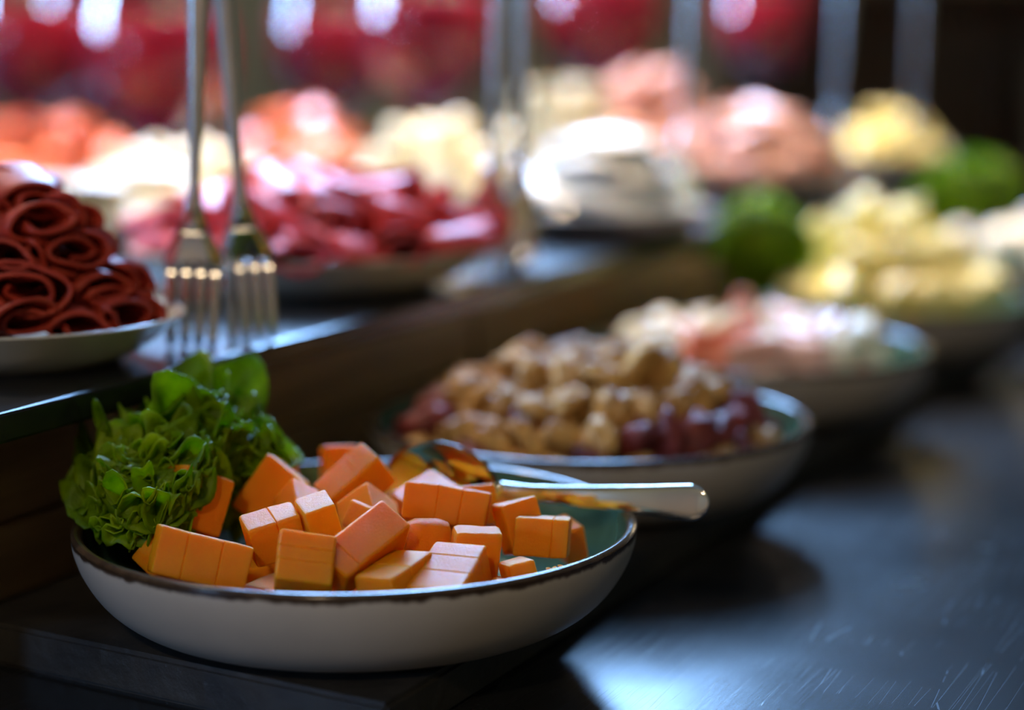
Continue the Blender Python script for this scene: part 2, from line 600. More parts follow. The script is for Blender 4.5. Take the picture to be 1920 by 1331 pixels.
BOWLS = [zbowl(B1), zbowl(at(1105, 782, 0.99)), zbowl(at(1405, 648, 1.22)), zbowl(at(1648, 556, 1.45)), zbowl(at(1868, 479, 1.72))]
BLAB = ['cream stoneware bowl with brown rim holding orange cheese blocks and lettuce',
        'cream stoneware bowl heaped with walnuts and dried fruit',
        'blurred cream bowl of pink meat and pale cheese behind the walnuts',
        'blurred cream bowl of pale yellow cheese chunks with lettuce behind',
        'farthest bowl at the right edge holding white cheese']
for k, (p, l) in enumerate(zip(BOWLS, BLAB)):
    make_bowl(p, l, 1.3 * k)

# ------------------------------------------------------------------ orange cheese
CHEESE = {   # centre, rotation vector, size
    'A': (-0.1134, 0.7026, 0.0544, -0.2546, 0.2518, 0.2366, 0.0341, 0.0217, 0.0178),
    'A2': (-0.1267, 0.7266, 0.0459, -0.9278, -0.8967, -0.1397, 0.0178, 0.0200, 0.0221),
    'B': (-0.1243, 0.7496, 0.0649, -0.3300, 0.3886, 0.7192, 0.0223, 0.0200, 0.0233),
    'C': (-0.0966, 0.7812, 0.0604, -0.2331, 0.6262, -0.1593, 0.0180, 0.0199, 0.0251),
    'D': (-0.0830, 0.7566, 0.0591, -0.9329, -0.6148, -0.6697, 0.0140, 0.0129, 0.0189),
    'E1': (-0.0883, 0.7189, 0.0593, 0.2432, -0.2072, 0.3450, 0.0204, 0.0144, 0.0162),
    'E2': (-0.0719, 0.7197, 0.0655, 0.1899, -0.2183, 0.3593, 0.0122, 0.0153, 0.0141),
    'F': (-0.0735, 0.6882, 0.0557, 0.9394, 0.1330, -0.0029, 0.0203, 0.0192, 0.0192),
    'G': (-0.0544, 0.7020, 0.0583, -0.8032, 0.7819, -0.1742, 0.0155, 0.0180, 0.0336),
    'H': (-0.0634, 0.7867, 0.0633, 0.4707, -0.5976, 0.4883, 0.0259, 0.0140, 0.0179),
    'H2': (-0.0741, 0.8324, 0.0606, -0.2261, 0.0056, 0.1834, 0.0143, 0.0199, 0.0174),
    'H3': (-0.1051, 0.8224, 0.0622, -0.3943, -0.1302, 0.9912, 0.0200, 0.0200, 0.0166),
    'I': (-0.0556, 0.7585, 0.0550, -0.8975, -0.4969, -0.4993, 0.0173, 0.0186, 0.0189),
    'J': (-0.0526, 0.7376, 0.0587, -0.4716, 0.2379, -1.0103, 0.0171, 0.0170, 0.0111),
    'K': (-0.0252, 0.7466, 0.0642, -0.2117, 0.1472, -0.0398, 0.0326, 0.0169, 0.0142),
    'L': (-0.0326, 0.7805, 0.0543, 0.3854, -0.1036, -0.9306, 0.0234, 0.0215, 0.0180),
    'M': (-0.0191, 0.7676, 0.0570, -0.4231, -0.0503, 0.5655, 0.0219, 0.0180, 0.0163),
    'N': (0.0008, 0.7927, 0.0489, 0.0958, 0.0851, -0.2361, 0.0157, 0.0136, 0.0135),
    'O': (-0.0318, 0.7250, 0.0555, -0.25, 0.0, 0.2, 0.0180, 0.0165, 0.0165),
    'P': (-0.0139, 0.7167, 0.0522, 0.0981, 0.1311, 0.1355, 0.0181, 0.0108, 0.0202),
    'Q': (0.0029, 0.7463, 0.0558, 0.0001, -0.2877, -1.1666, 0.0119, 0.0150, 0.0202),
    'R': (0.0117, 0.7368, 0.0542, -0.1668, 0.0748, -0.1091, 0.0207, 0.0178, 0.0148),
    'S': (0.0221, 0.7694, 0.0445, 0.2218, -0.2274, 0.4708, 0.0098, 0.0150, 0.0156),
    'T': (0.0029, 0.7069, 0.0459, -0.1278, -0.2232, 0.2691, 0.0099, 0.0176, 0.0135),
    'U': (0.0175, 0.7157, 0.0396, -0.1719, -0.1193, -0.3872, 0.0145, 0.0173, 0.0135),
    'V': (-0.0220, 0.6937, 0.0461, 0.3311, -0.0969, -0.3029, 0.0206, 0.0293, 0.0195),
    'W': (-0.0417, 0.6918, 0.0495, 0.1852, -0.1193, -0.5094, 0.0167, 0.0266, 0.0135),
    'X': (-0.0038, 0.6925, 0.0424, -0.1685, 0.2010, 0.1563, 0.0060, 0.0179, 0.0140),
}
CLAB = {
    'A': 'widest orange cheese block, scored twice, against the front rim below the lettuce',
    'A2': 'orange cheese block tucked between the lettuce and the wide scored block',
    'B': 'orange cheese block leaning under the drooping front lettuce leaf',
    'C': 'tall tilted orange cheese block right beside the lettuce edge',
    'D': 'small orange cheese corner peeking up behind the grainy split block',
    'E1': 'orange cheese block with grainy cracked top, left half of the split pair',
    'E2': 'orange cheese block with grainy top, right half of the split pair',
    'F': 'orange cheese block with shiny tilted face near the front rim, under the split pair',
    'G': 'long orange cheese block leaning diagonally in the middle of the bowl',
    'H': 'tallest orange cheese block rising to a point at the back of the bowl',
    'H2': 'blurred orange cheese block behind the tallest pointed block',
    'H3': 'orange cheese block half hidden behind the right tip of the lettuce',
    'I': 'orange cheese block with an upright edge just below the tallest pointed block',
    'J': 'small bright orange cheese block wedged behind the long diagonal block',
    'K': 'long orange cheese block with notched top lying uppermost in front of the spoon bowl',
    'L': 'pale topped orange cheese block directly in front of the spoon bowl',
    'M': 'orange cheese block behind the right end of the long notched block',
    'N': 'orange cheese block with pale top just under the spoon handle',
    'O': 'round topped waxy orange cheese piece beside the long diagonal block',
    'P': 'upright orange cheese block with glossy wet top below the long notched block',
    'Q': 'narrow orange cheese piece leaning between the glossy topped block and the square block',
    'R': 'square faced orange cheese block standing at the right of the pile',
    'S': 'rightmost orange cheese block, beside the bare green glaze',
    'T': 'small low orange cheese cube below the square faced block',
    'U': 'crumb topped orange cheese piece at the right front rim',
    'V': 'orange cheese block with pale streaked top at the front rim, right of two alike',
    'W': 'orange cheese block with pale streaked top at the front rim, left of two alike',
    'X': 'low orange cheese sliver at the front rim beside the streaked block',
}
CUTS = {'A': (0.3, 0.68), 'E1': (0.55,), 'F': (0.42, 0.68), 'K': (0.4, 0.68), 'V': (0.4, 0.72), 'G': (0.22,), 'R': (0.7,), 'W': (0.45,), 'H': (0.6,), 'N': (0.5,)}
CUT_AXIS = {'F': 1, 'V': 1, 'G': 2, 'W': 1}
BEV = {'O': 0.0050, 'P': 0.0018}


def cheese_mesh(dims, cuts=(), axis=0, bev=0.0011, seed=0):
    """rounded block swept along one axis with shallow scored lines"""
    rnd = random.Random(seed)
    order = {0: (0, 1, 2), 1: (1, 2, 0), 2: (2, 0, 1)}[axis]
    L, A, B = (dims[k] for k in order)
    sec = []
    for sx, sy, a0 in ((1, 1, 0), (-1, 1, 90), (-1, -1, 180), (1, -1, 270)):
        for j in range(4):
            a = R(a0 + 30 * j)
            sec.append((sx * (A / 2 - bev), sy * (B / 2 - bev), math.cos(a), math.sin(a)))
    # midpoints along the sides let the faces bow a little
    rings = []
    for t_, in_ in ((0, bev), (0.29 * bev, 0.29 * bev), (bev, 0)):
        rings.append((-L / 2 + t_, in_))
    xs = []
    for c in cuts:
        x = -L / 2 + c * L
        xs += [(x - 0.0004, 0), (x, 0.00032 + 0.0002 * rnd.random()), (x + 0.0004, 0)]
    k = 5
    for j in range(1, k):
        x = -L / 2 + L * j / k
        if abs(x) < L / 2 - bev * 1.1 and all(abs(x - q[0]) > 0.0014 for q in xs):
            xs.append((x, 0))
    rings += sorted(xs)
    rings += [(L / 2 - bev, 0), (L / 2 - 0.29 * bev, 0.29 * bev), (L / 2, bev)]
    off = Vector((rnd.random() * 50, rnd.random() * 50, rnd.random() * 50))
    sk = (rnd.uniform(-0.05, 0.05), rnd.uniform(-0.05, 0.05), rnd.uniform(-0.05, 0.05))
    verts, faces = [], []
    n = len(sec)
    for x, inn in rings:
        for cx, cy, ca, sa in sec:
            rr = bev - min(inn, bev)
            ex = max(inn - bev, 0)
            p = [x, cx + ca * rr - math.copysign(ex, cx), cy + sa * rr - math.copysign(ex, cy)]
            p[1] += sk[0] * x * 1.0 + sk[1] * p[2]
            p[2] += sk[2] * x
            q = Vector(p)
            nv = noise.noise_vector((q + off) * 130) * 0.00035 + noise.noise_vector((q + off) * 45) * 0.0006
            q += nv
            r_ = [0, 0, 0]
            for kk, vv in zip(order, q):
                r_[kk] = vv
            verts.append(r_)
    m_ = len(rings)
    for i in range(m_ - 1):
        for j in range(n):
            j2 = (j + 1) % n
            faces.append((i * n + j, (i + 1) * n + j, (i + 1) * n + j2, i * n + j2))
    faces.append(tuple(range(n)))
    faces.append(tuple(range(m_ * n - 1, (m_ - 1) * n - 1, -1)))
    me = mesh('cheese', verts, faces, True)
    bm = bmesh.new(); bm.from_mesh(me)
    bmesh.ops.recalc_face_normals(bm, faces=bm.faces)
    bm.to_mesh(me); bm.free()
    if bev < 0.003:
        me.set_sharp_from_angle(angle=R(38))
    return me


def weighted(o):
    w = o.modifiers.new('normals', 'WEIGHTED_NORMAL')
    w.keep_sharp = True
    w.weight = 80
    return o


for i, (k, v) in enumerate(CHEESE.items()):
    rv = Vector(v[3:6])
    q = Quaternion(rv.normalized(), rv.length) if rv.length > 1e-6 else Quaternion()
    me = cheese_mesh(v[6:9], CUTS.get(k, ()), CUT_AXIS.get(k, 0), BEV.get(k, 0.0010 + 0.0004 * (i % 3) / 2), i)
    o = link('cheese_block', me, M['cheese'], None, v[:3], q)
    weighted(o)
    tag(o, CLAB[k], 'cheese', 'orange cheese blocks in the front bowl')
# the lower layer that the heap rests on
rnd = random.Random(5)
spots = []
for ring_r, cnt, ph in ((0.018, 3, 0.4), (0.043, 8, 0.1), (0.070, 13, 0.25)):
    for k in range(cnt):
        a = 2 * PI * k / cnt + ph
        spots.append((ring_r * math.cos(a), ring_r * math.sin(a), a))
for k, (dx, dy, a) in enumerate(spots):
    if dx > 0.05 and dy > -0.035:
        continue                                   # bare glaze on the right
    if dx < -0.045 and dy > 0.015:
        continue                                   # the lettuce sits here
    h = rnd.uniform(0.016, 0.018)
    me = cheese_mesh((rnd.uniform(0.016, 0.019), rnd.uniform(0.016, 0.019), h), (), 0, 0.0012, 100 + k)
    lift = 0.0058 + (0.0035 if math.hypot(dx, dy) > 0.06 else 0)
    o = link('cheese_block', me, M['cheese'], None, (BOWLS[0].x + dx, BOWLS[0].y + dy, BZ + lift + h / 2), (0, 0, a + rnd.uniform(-0.3, 0.3)))
    weighted(o)
    tag(o, 'orange cheese block buried in the bottom layer of the front bowl', 'cheese', 'buried orange cheese blocks')

# crumbs at the right front
for k, (px, py) in enumerate(((1040, 1066), (1052, 1064), (1072, 1066), (1097, 1061), (1029, 1068))):
    bm = bmesh.new()
    bmesh.ops.create_icosphere(bm, subdivisions=1, radius=0.0011 + 0.0003 * (k % 2))
    for vv in bm.verts:
        vv.co *= rnd.uniform(0.7, 1.3)
    p = at(px, py, 0.725 + 0.004 * (k % 2))
    o = link('cheese_crumb', bm_mesh('crumb', bm), M['cheese'], None, p)
    tag(o, 'tiny orange cheese crumb at the right front rim of the front bowl', 'crumb', 'cheese crumbs by the rim')

# ------------------------------------------------------------------ lettuce
def leaf_mesh(seed, L, half=1.25, k=13.0, amp=0.24, bend=0.8, n=16, m_=56):
    """fan-shaped leaf whose margin is longer than it should be, so it frills"""
    rnd = random.Random(seed)
    ph = [rnd.uniform(0, 2 * PI) for _ in range(6)]
    kk = k * rnd.uniform(0.85, 1.15)
    verts, faces = [], []
    for i in range(n + 1):
        u = i / n
        for j in range(m_ + 1):
            v = 2 * j / m_ - 1
            th = v * half
            a1 = kk * th + ph[0] + 1.1 * math.sin(2.3 * th + ph[1])
            a2 = 2.3 * kk * th + ph[2] + 0.8 * math.sin(3.7 * th + ph[5])
            A = amp * L * u ** 2.5 * (0.75 + 0.35 * math.sin(1.9 * th + ph[3]))
            nd = A * (1.05 * math.sin(a1) + 0.85 * u ** 2 * math.sin(a2))
            fr_ = noise.noise(Vector((th * 9 + seed, u * 2.5, seed * 0.37)))
            fr2 = noise.noise(Vector((th * 21 + seed, u * 4.0, seed * 0.71)))
            a3 = 5.3 * kk * th + ph[5] + 1.5 * fr_
            nd += 0.075 * L * u ** 4 * math.sin(a3)
            nd += L * (0.12 * u ** 2 * fr_ + 0.09 * u ** 3 * fr2)
            thd = th + 0.85 * amp * u ** 2.5 * math.cos(a1 + 0.3) + 0.17 * u ** 3 * math.cos(a2 + 0.4)
            lob = 1 + 0.05 * math.sin(a1 + ph[4]) * u ** 2 + 0.045 * u ** 3 * math.sin(a2 + 1.0) + 0.12 * u ** 4 * fr_ + 0.05 * u ** 6 * fr2 + 0.025 * u ** 6 * math.sin(a3 + 1.2)
            rho = u * L * lob * (0.70 + 0.30 * math.cos(th * 0.9)) * (1 + 0.08 * math.sin(3.1 * th + ph[3]))
            # the outermost margin curls back
            cu = max(0.0, (u - 0.72) / 0.28)
            nd += 0.16 * L * cu * cu * math.cos(a1 * 0.5 + ph[4])
            x = rho * math.sin(thd)
            y = rho * math.cos(thd)
            z = nd - 0.06 * L * math.cos(th * 2) * u
            b_ = bend * u
            yy = y * (math.sin(b_) / b_ if b_ > 1e-4 else 1) - z * math.sin(b_)
            zz = y * ((1 - math.cos(b_)) / b_ if b_ > 1e-4 else 0) + z * math.cos(b_)
            verts.append((x, yy, zz))
    for i in range(n):
        for j in range(m_):
            a = i * (m_ + 1) + j
            faces.append((a, a + 1, a + m_ + 2, a + m_ + 1))
    return mesh('leaf', verts, faces)


def lettuce(label, base, leaves, seed, lod=1.0):
    t = thing('lettuce', label, 'lettuce', base)
    for i, (tip, root, face, amp, bend) in enumerate(leaves):
        ax = tip - root
        L = ax.length
        y = ax.normalized()
        z = (face - y * face.dot(y)).normalized()
        x = y.cross(z)
        q = Matrix((x, y, z)).transposed().to_quaternion()
        me = leaf_mesh(seed + i, L * 0.98, 2.05, 12 + (i % 3) * 2.5, amp, bend, int(18 * lod), int(330 * lod))
        o = link('leaf', me, M['lettuce'], t, root - Vector(base), q)
        sm = o.modifiers.new('thickness', 'SOLIDIFY')
        sm.thickness = 0.0005
    return t


TOCAM = Vector((0.05, -0.85, 0.5))
UPF = Vector((0.0, -0.4, 0.9))
LV = []
for (tx, ty, td, bx, by, bd, f, amp, bend) in [
    (360, 700, 0.825, 345, 850, 0.845, 0, 0.32, 0.4),
    (400, 715, 0.83, 365, 840, 0.845, 1, 0.32, 0.4),
    (265, 765, 0.790, 300, 880, 0.825, 0, 0.22, 0.7),
    (440, 775, 0.825, 365, 890, 0.84, 0, 0.22, 0.6),
    (520, 825, 0.815, 420, 890, 0.83, 1, 0.22, 0.5),
    (230, 795, 0.778, 280, 880, 0.82, 0, 0.22, 0.7),
    (198, 865, 0.790, 250, 900, 0.82, 0, 0.24, 0.8),
    (300, 915, 0.752, 280, 845, 0.772, 1, 0.18, 0.3),
    (235, 965, 0.742, 255, 875, 0.762, 1, 0.20, 0.4),
    (385, 845, 0.790, 335, 780, 0.812, 1, 0.20, 0.4),
    (205, 930, 0.775, 240, 860, 0.81, 0, 0.22, 0.7),
    (220, 1020, 0.745, 245, 935, 0.765, 1, 0.18, 0.4),
    (305, 760, 0.805, 310, 860, 0.82, 0, 0.24, 0.9),
    (385, 775, 0.805, 345, 865, 0.82, 0, 0.24, 0.9),
    (232, 880, 0.770, 275, 855, 0.80, 1, 0.24, 0.8),
    (265, 885, 0.768, 285, 800, 0.795, 1, 0.22, 0.5),
    (465, 835, 0.805, 390, 850, 0.82, 1, 0.22, 0.7),
    (330, 820, 0.785, 330, 900, 0.805, 0, 0.26, 1.1),
    (240, 840, 0.790, 275, 920, 0.81, 0, 0.26, 1.1),
    (375, 825, 0.800, 335, 880, 0.815, 0, 0.26, 1.0),
    (220, 990, 0.755, 245, 930, 0.785, 0, 0.2, 0.7),
    (262, 965, 0.757, 285, 900, 0.785, 1, 0.2, 0.5),
    (345, 745, 0.79, 340, 815, 0.81, 1, 0.26, 0.8),
    (410, 800, 0.785, 380, 865, 0.80, 1, 0.26, 0.8),
    (285, 820, 0.765, 300, 885, 0.785, 0, 0.28, 0.9),
    (325, 845, 0.772, 305, 890, 0.79, 0, 0.28, 0.9),
    (500, 840, 0.808, 430, 835, 0.822, 1, 0.24, 0.6),
]:
    tx, bx = (540 - (540 - q) * 0.88 for q in (tx, bx))
    ty, by = (1040 - (1040 - q) * 0.93 for q in (ty, by))
    LV.append((at(tx, ty, td), at(bx, by, bd), (TOCAM, UPF)[f], amp, bend))
lb = at(320, 960, 0.83)
lb.z = BZ + 0.006
lettuce('frilly green lettuce bunch at the left of the front cheese bowl', lb, LV, 40)

# ------------------------------------------------------------------ spoon
def spoon():
    # local: +x along the handle, bowl at -x, +z the hollow side
    tip_d = 0.822
    neck = at(948, 922, 0.812)
    end = at(1330, 944, 0.782)
    ax = (end - neck).normalized()
    face = Vector((-0.25, -0.94, 0.18))
    z = (face - ax * face.dot(ax)).normalized()
    y = z.cross(ax)
    q = Matrix((ax, y, z)).transposed().to_quaternion()
    t = thing('serving_spoon', 'polished steel spoon lying across the cheese with its handle over the rim', 'spoon', neck)
    t.rotation_mode = 'QUATERNION'
    t.rotation_quaternion = q
    HL = (end - neck).length
    # handle strip
    verts, faces = [], []
    ss = [k / 24 * 0.9 for k in range(24)] + [0.9 + 0.1 * math.sin(PI / 2 * k / 10) for k in range(11)]
    nseg, ns = len(ss) - 1, 14
    for s in ss:
        w = 0.0034 + 0.0046 * max(0, (s - 0.12) / 0.88) ** 1.5
        if s > 0.9:
            w *= math.sqrt(max(0.0, 1 - ((s - 0.9) / 0.1) ** 2)) * 0.995 + 0.005
        if s < 0.15:
            w += 0.0008 * (1 - s / 0.15)
        th = 0.0017 - 0.0006 * s
        x = -0.004 + (HL + 0.004) * s
        zb = 0.0022 * math.sin(PI * min(1, s * 1.05))
        for j in range(ns):
            a = 2 * PI * j / ns
            ca, sa = math.cos(a), math.sin(a)
            yy = w * math.copysign(abs(ca) ** 0.6, ca)
            zz_ = th * math.copysign(abs(sa) ** 0.45, sa) * min(1, w / 0.002)
            verts.append((x, yy, zb + zz_))
    for i in range(nseg):
        for j in range(ns):
            j2 = (j + 1) % ns
            faces.append((i * ns + j, i * ns + j2, (i + 1) * ns + j2, (i + 1) * ns + j))
    faces.append(tuple(range(ns)))
    faces.append(tuple(range((nseg + 1) * ns - 1, nseg * ns - 1, -1)))
    link('handle', mesh('spoon_handle', verts, faces), M['polished'], t)
    # bowl shell
    verts, faces = [], []
    a_, b_, dp = 0.0265, 0.0190, 0.0080
    nr, na = 10, 40
    cx = -0.004 - a_ + 0.001
    for layer in (0, 1):
        for i in range(nr + 1):
            r = i / nr
            for j in range(na):
                an = 2 * PI * j / na
                x = cx + a_ * r * math.cos(an)
                yy = b_ * r * math.sin(an) * (1 - 0.12 * math.cos(an))
                zz_ = -dp * (1 - r * r) - (0.0011 if layer else 0) - 0.0015 + 0.0018 * max(0, math.cos(an)) * r
                verts.append((x, yy, zz_))
    st = (nr + 1) * na
    for layer in (0, 1):
        o_ = layer * st
        for i in range(nr):
            for j in range(na):
                j2 = (j + 1) % na
                f = (o_ + i * na + j, o_ + i * na + j2, o_ + (i + 1) * na + j2, o_ + (i + 1) * na + j)
                faces.append(f if layer else f[::-1])
    for j in range(na):
        j2 = (j + 1) % na
        faces.append((nr * na + j, nr * na + j2, st + nr * na + j2, st + nr * na + j))
    link('spoon_bowl', mesh('spoon_bowl', verts, faces), M['polished'], t)


spoon()

# ------------------------------------------------------------------ walnuts and dried fruit
def walnut_mesh(seed):
    rnd = random.Random(seed)
    bm = bmesh.new()
    bmesh.ops.create_icosphere(bm, subdivisions=4, radius=1.0)
    off = Vector((rnd.random() * 40, rnd.random() * 40, rnd.random() * 40))
    for v in bm.verts:
        p = v.co.copy()
        r = 1.12 + 0.22 * noise.noise(p * 1.6 + off) - 0.55 * max(0, 0.22 - abs(noise.noise(p * 2.6 + off))) * 2.2 - 0.10 * max(0, 0.2 - abs(noise.noise(p * 6.0 + off))) * 3
        groove = math.exp(-(p.y / 0.16) ** 2) * (0.28 if p.z > 0 else 0.1)
        r -= groove
        q = p * r
        v.co = (q.x * 0.0128, q.y * 0.0108, max(q.z, -0.35 + 0.2 * noise.noise(p * 3 + off)) * 0.0082)
    return bm_mesh('walnut', bm, True)


def blob_mesh(seed, dims, rough=0.3, f=1.6, sub=3, wr=0.1):
    rnd = random.Random(seed)
    bm = bmesh.new()
    bmesh.ops.create_icosphere(bm, subdivisions=sub, radius=1.0)
    off = Vector((rnd.random() * 40, rnd.random() * 40, rnd.random() * 40))
    for v in bm.verts:
        p = v.co.copy()
        r = 1 + rough * noise.noise(p * f + off) - wr * abs(noise.noise(p * 4.5 + off))
        v.co = (p.x * r * dims[0], p.y * r * dims[1], p.z * r * dims[2])
    return bm_mesh('blob', bm, True)


def chunk_mesh(seed, s, npts=13):
    rnd = random.Random(seed)
    bm = bmesh.new()
    dirs = []
    for _ in range(400):
        v = Vector((rnd.gauss(0, 1), rnd.gauss(0, 1), rnd.gauss(0, 1))).normalized()
        if len(dirs) == npts:
            break
        if any((v - w).length < 1.75 / math.sqrt(npts) for w in dirs):
            continue
        dirs.append(v)
        bm.verts.new((v.x * s * rnd.uniform(0.75, 1.05), v.y * s * rnd.uniform(0.6, 0.85), v.z * s * rnd.uniform(0.5, 0.75)))
    r_ = bmesh.ops.convex_hull(bm, input=bm.verts)
    junk = [e for e in r_['geom_interior'] if isinstance(e, bmesh.types.BMVert)]
    bmesh.ops.delete(bm, geom=junk, context='VERTS')
    bmesh.ops.dissolve_limit(bm, angle_limit=R(14), verts=bm.verts, edges=bm.edges)
    bmesh.ops.bevel(bm, geom=list(bm.edges), offset=s * 0.045, segments=1, affect='EDGES', clamp_overlap=True)
    return bm_mesh('chunk', bm)


def rand_quat(rnd):
    return Euler((rnd.uniform(0, 2 * PI), rnd.uniform(0, 2 * PI), rnd.uniform(0, 2 * PI))).to_quaternion()


def inner_r(h):
    tb = [(0.0, 0.06), (0.0058, 0.070), (0.0075, 0.083), (0.0128, 0.0935), (0.0215, 0.1005), (0.030, 0.104), (0.0374, 0.1053), (0.2, 0.1053)]
    for (h0, r0), (h1, r1) in zip(tb, tb[1:]):
        if h <= h1:
            return r0 + (r1 - r0) * max(0, h - h0) / (h1 - h0)
    return 0.105


def heap(c, height, rad, step, rnd, floor=0.012, p=1.8, deep=1.2, half=0.014):
    """loose packing of points under a mound, only the outer shell"""
    pts = []
    z = floor
    layer = 0
    while z < height:
        r_l = rad * (1 - max(0.0, (z - 0.030) / max(height - 0.030, 1e-4)) ** 1.0) ** (1 / p) if z > 0.030 else rad
        r_l = min(r_l, inner_r(max(z - half * 0.6, 0.004)) - half - 0.001 if z < 0.038 + 0.6 * half else r_l)
        rr = r_l
        while rr > r_l - deep * step * 2 and rr > -0.2 * step:
            cnt = max(1, int(2 * PI * max(rr, 0) / step))
            a0 = rnd.uniform(0, 6.28)
            for k in range(cnt):
                a = a0 + 2 * PI * k / cnt
                pts.append(Vector((c.x + max(rr, 0) * math.cos(a) + rnd.uniform(-1, 1) * step * 0.12,
                                   c.y + max(rr, 0) * math.sin(a) + rnd.uniform(-1, 1) * step * 0.12,
                                   BZ + z + rnd.uniform(-1, 1) * step * 0.10)))
            rr -= step
        z += step * 0.72
        layer += 1
    return pts


rnd = random.Random(11)
WAL = [walnut_mesh(s) for s in range(7)]
DRY = [blob_mesh(50 + s, (0.0138, 0.0092, 0.0075), 0.40, 1.5, 3, 0.28) for s in range(5)]
for me in WAL:
    me.materials.append(M['walnut'])
for me in DRY:
    me.materials.append(M['dried'])
c = BOWLS[1]
for p in heap(c, 0.070, 0.090, 0.0168, rnd, 0.0155, 2.0, 1.0, 0.0125):
    dz = p.z - BZ
    rr = math.hypot(p.x - c.x, p.y - c.y)
    fruit = (dz < 0.041 and rnd.random() < 0.45) or (dz < 0.047 and rnd.random() < 0.16)
    if not fruit:
        o = link('walnut', rnd.choice(WAL), None, None, p, Euler((rnd.uniform(-1.0, 1.0), rnd.uniform(-1.0, 1.0), rnd.uniform(0, 6.28))).to_quaternion(), (rnd.uniform(0.8, 1.2), rnd.uniform(0.7, 1.05), rnd.uniform(0.8, 1.1)))
        tag(o, 'brown wrinkled walnut half heaped in the second bowl', 'walnut', 'walnuts in the second bowl')
    else:
        o = link('dried_fruit', rnd.choice(DRY), None, None, p, rand_quat(rnd), rnd.uniform(0.9, 1.2))
        tag(o, 'dark red dried fruit under the walnuts in the second bowl', 'dried fruit', 'dried fruit in the second bowl')

# ------------------------------------------------------------------ slices
def roll_mesh(seed, a, b, length, turns=1.7, th=0.0016, taper=0.0, nseg=44, ny=6, wav=0.12):
    """a thin slice loosely rolled or folded: flattened spiral along y"""
    rnd = random.Random(seed)
    ph = [rnd.uniform(0, 6.28) for _ in range(4)]
    verts, faces = [], []
    for k in range(ny + 1):
        s = k / ny
        y = (s - 0.5) * length
        sc = 1 - taper * s
        for i in range(nseg + 1):
            t = i / nseg
            an = ph[0] + turns * 2 * PI * t + 0.25 * math.sin(3 * s + ph[1])
            r = (0.38 + 0.62 * t) * (1 + wav * math.sin(2 * an + ph[2]) + 0.5 * wav * math.sin(3.3 * an + ph[3] + 2 * s))
            edge = 0.10 * length * math.sin(an * 0.7 + ph[1]) * (abs(s - 0.5) * 2)
            for sd in (0, 1):
                rr = r * sc
                x = a * rr * math.cos(an)
                z = b * rr * math.sin(an)
                if sd:
                    nl = math.hypot(math.cos(an) / a, math.sin(an) / b)
                    x -= th * math.cos(an) / a / nl
                    z -= th * math.sin(an) / b / nl
                verts.append((x, y + edge, z))
    W_ = (nseg + 1) * 2
    for k in range(ny):
        for i in range(nseg):
            p = k * W_ + i * 2
            faces.append((p, p + 2, p + W_ + 2, p + W_))
            faces.append((p + 1, p + W_ + 1, p + W_ + 3, p + 3))
        p = k * W_
        faces.append((p, p + W_, p + W_ + 1, p + 1))
        p = k * W_ + nseg * 2
        faces.append((p, p + 1, p + W_ + 1, p + W_))
    for i in range(nseg):
        p = i * 2
        faces.append((p, p + 1, p + 3, p + 2))
        p = ny * W_ + i * 2
        faces.append((p, p + 2, p + 3, p + 1))
    return mesh('slice', verts, faces)


def plate_meshes(r, h):
    pr = [(0, 0.001), (0.55 * r, 0.001), (0.58 * r, 0.0), (0.62 * r, 0.001), (0.78 * r, 0.28 * h), (0.93 * r, 0.72 * h), (r, 0.93 * h), (r + 0.0006, 0.97 * h), (r - 0.0012, h), (0.92 * r, 0.84 * h), (0.77 * r, 0.44 * h), (0.6 * r, 0.24 * h), (0, 0.22 * h)]
    return lathe('plate_body', smooth_profile(pr, 3), 80)


def plate(c, r, h, label, mat='plate'):
    p = Vector((c.x, c.y, SH_Z))
    t = link('serving_plate', plate_meshes(r, h), M[mat], None, p)
    tag(t, label, 'plate', 'round plates on the raised shelf')
    return p


# front left plate of dark red rolled slices
P1 = plate(at(20, 592, 0.857), 0.074, 0.0205, 'ivory plate of dark red rolled meat on the shelf at far left')
rnd = random.Random(3)
SAL = [roll_mesh(200 + s, 0.0195, 0.0085 + 0.0015 * (s % 3), 0.038, 1.5 + 0.25 * (s % 3), 0.0016, 0.25 * (s % 2)) for s in range(6)]
for me in SAL:
    me.materials.append(M['salami'])


def pile(c, base, meshes, name, label, cat, group, rows, rnd, yaw=0.0, spread=0.5, tilt=0.3, scale=1.0, rowdz=0.0125):
    """rows: list of (list of (dx, dy)) from below upwards"""
    for li, row in enumerate(rows):
        for dx, dy in row:
            q = Euler((rnd.uniform(-tilt, tilt), rnd.uniform(-tilt, tilt), yaw + rnd.uniform(-spread, spread))).to_quaternion()
            o = link(name, rnd.choice(meshes), None, None, (c.x + dx, c.y + dy, c.z + base + li * rowdz), q, scale * rnd.uniform(0.9, 1.12))
            tag(o, label, cat, group)


def disc_rows(r0, height, step, dz, rnd, front=False):
    rows = []
    n_l = max(1, int(height / dz))
    for l in range(n_l):
        rl = r0 * (1 - l / n_l) ** 0.75 + (0 if l else 0)
        row = []
        rr = rl
        while rr > -0.3 * step:
            cnt = max(1, int(2 * PI * max(rr, 0) / (step * 1.05)))
            a0 = rnd.uniform(0, 6.28)
            for k in range(cnt):
                a = a0 + 2 * PI * k / cnt
                row.append((max(rr, 0) * math.cos(a), max(rr, 0) * math.sin(a)))
            rr -= step
            if l and rr < rl - 2.1 * step:
                break
        rows.append(row)
    return rows


pile(P1, 0.0230, SAL, 'meat_slice', 'dark red rolled meat slice on the far left plate', 'meat slice', 'dark red meat slices on the far left plate',
     disc_rows(0.045, 0.064, 0.024, 0.0125, rnd), rnd, 0.1, 0.7, 0.2)

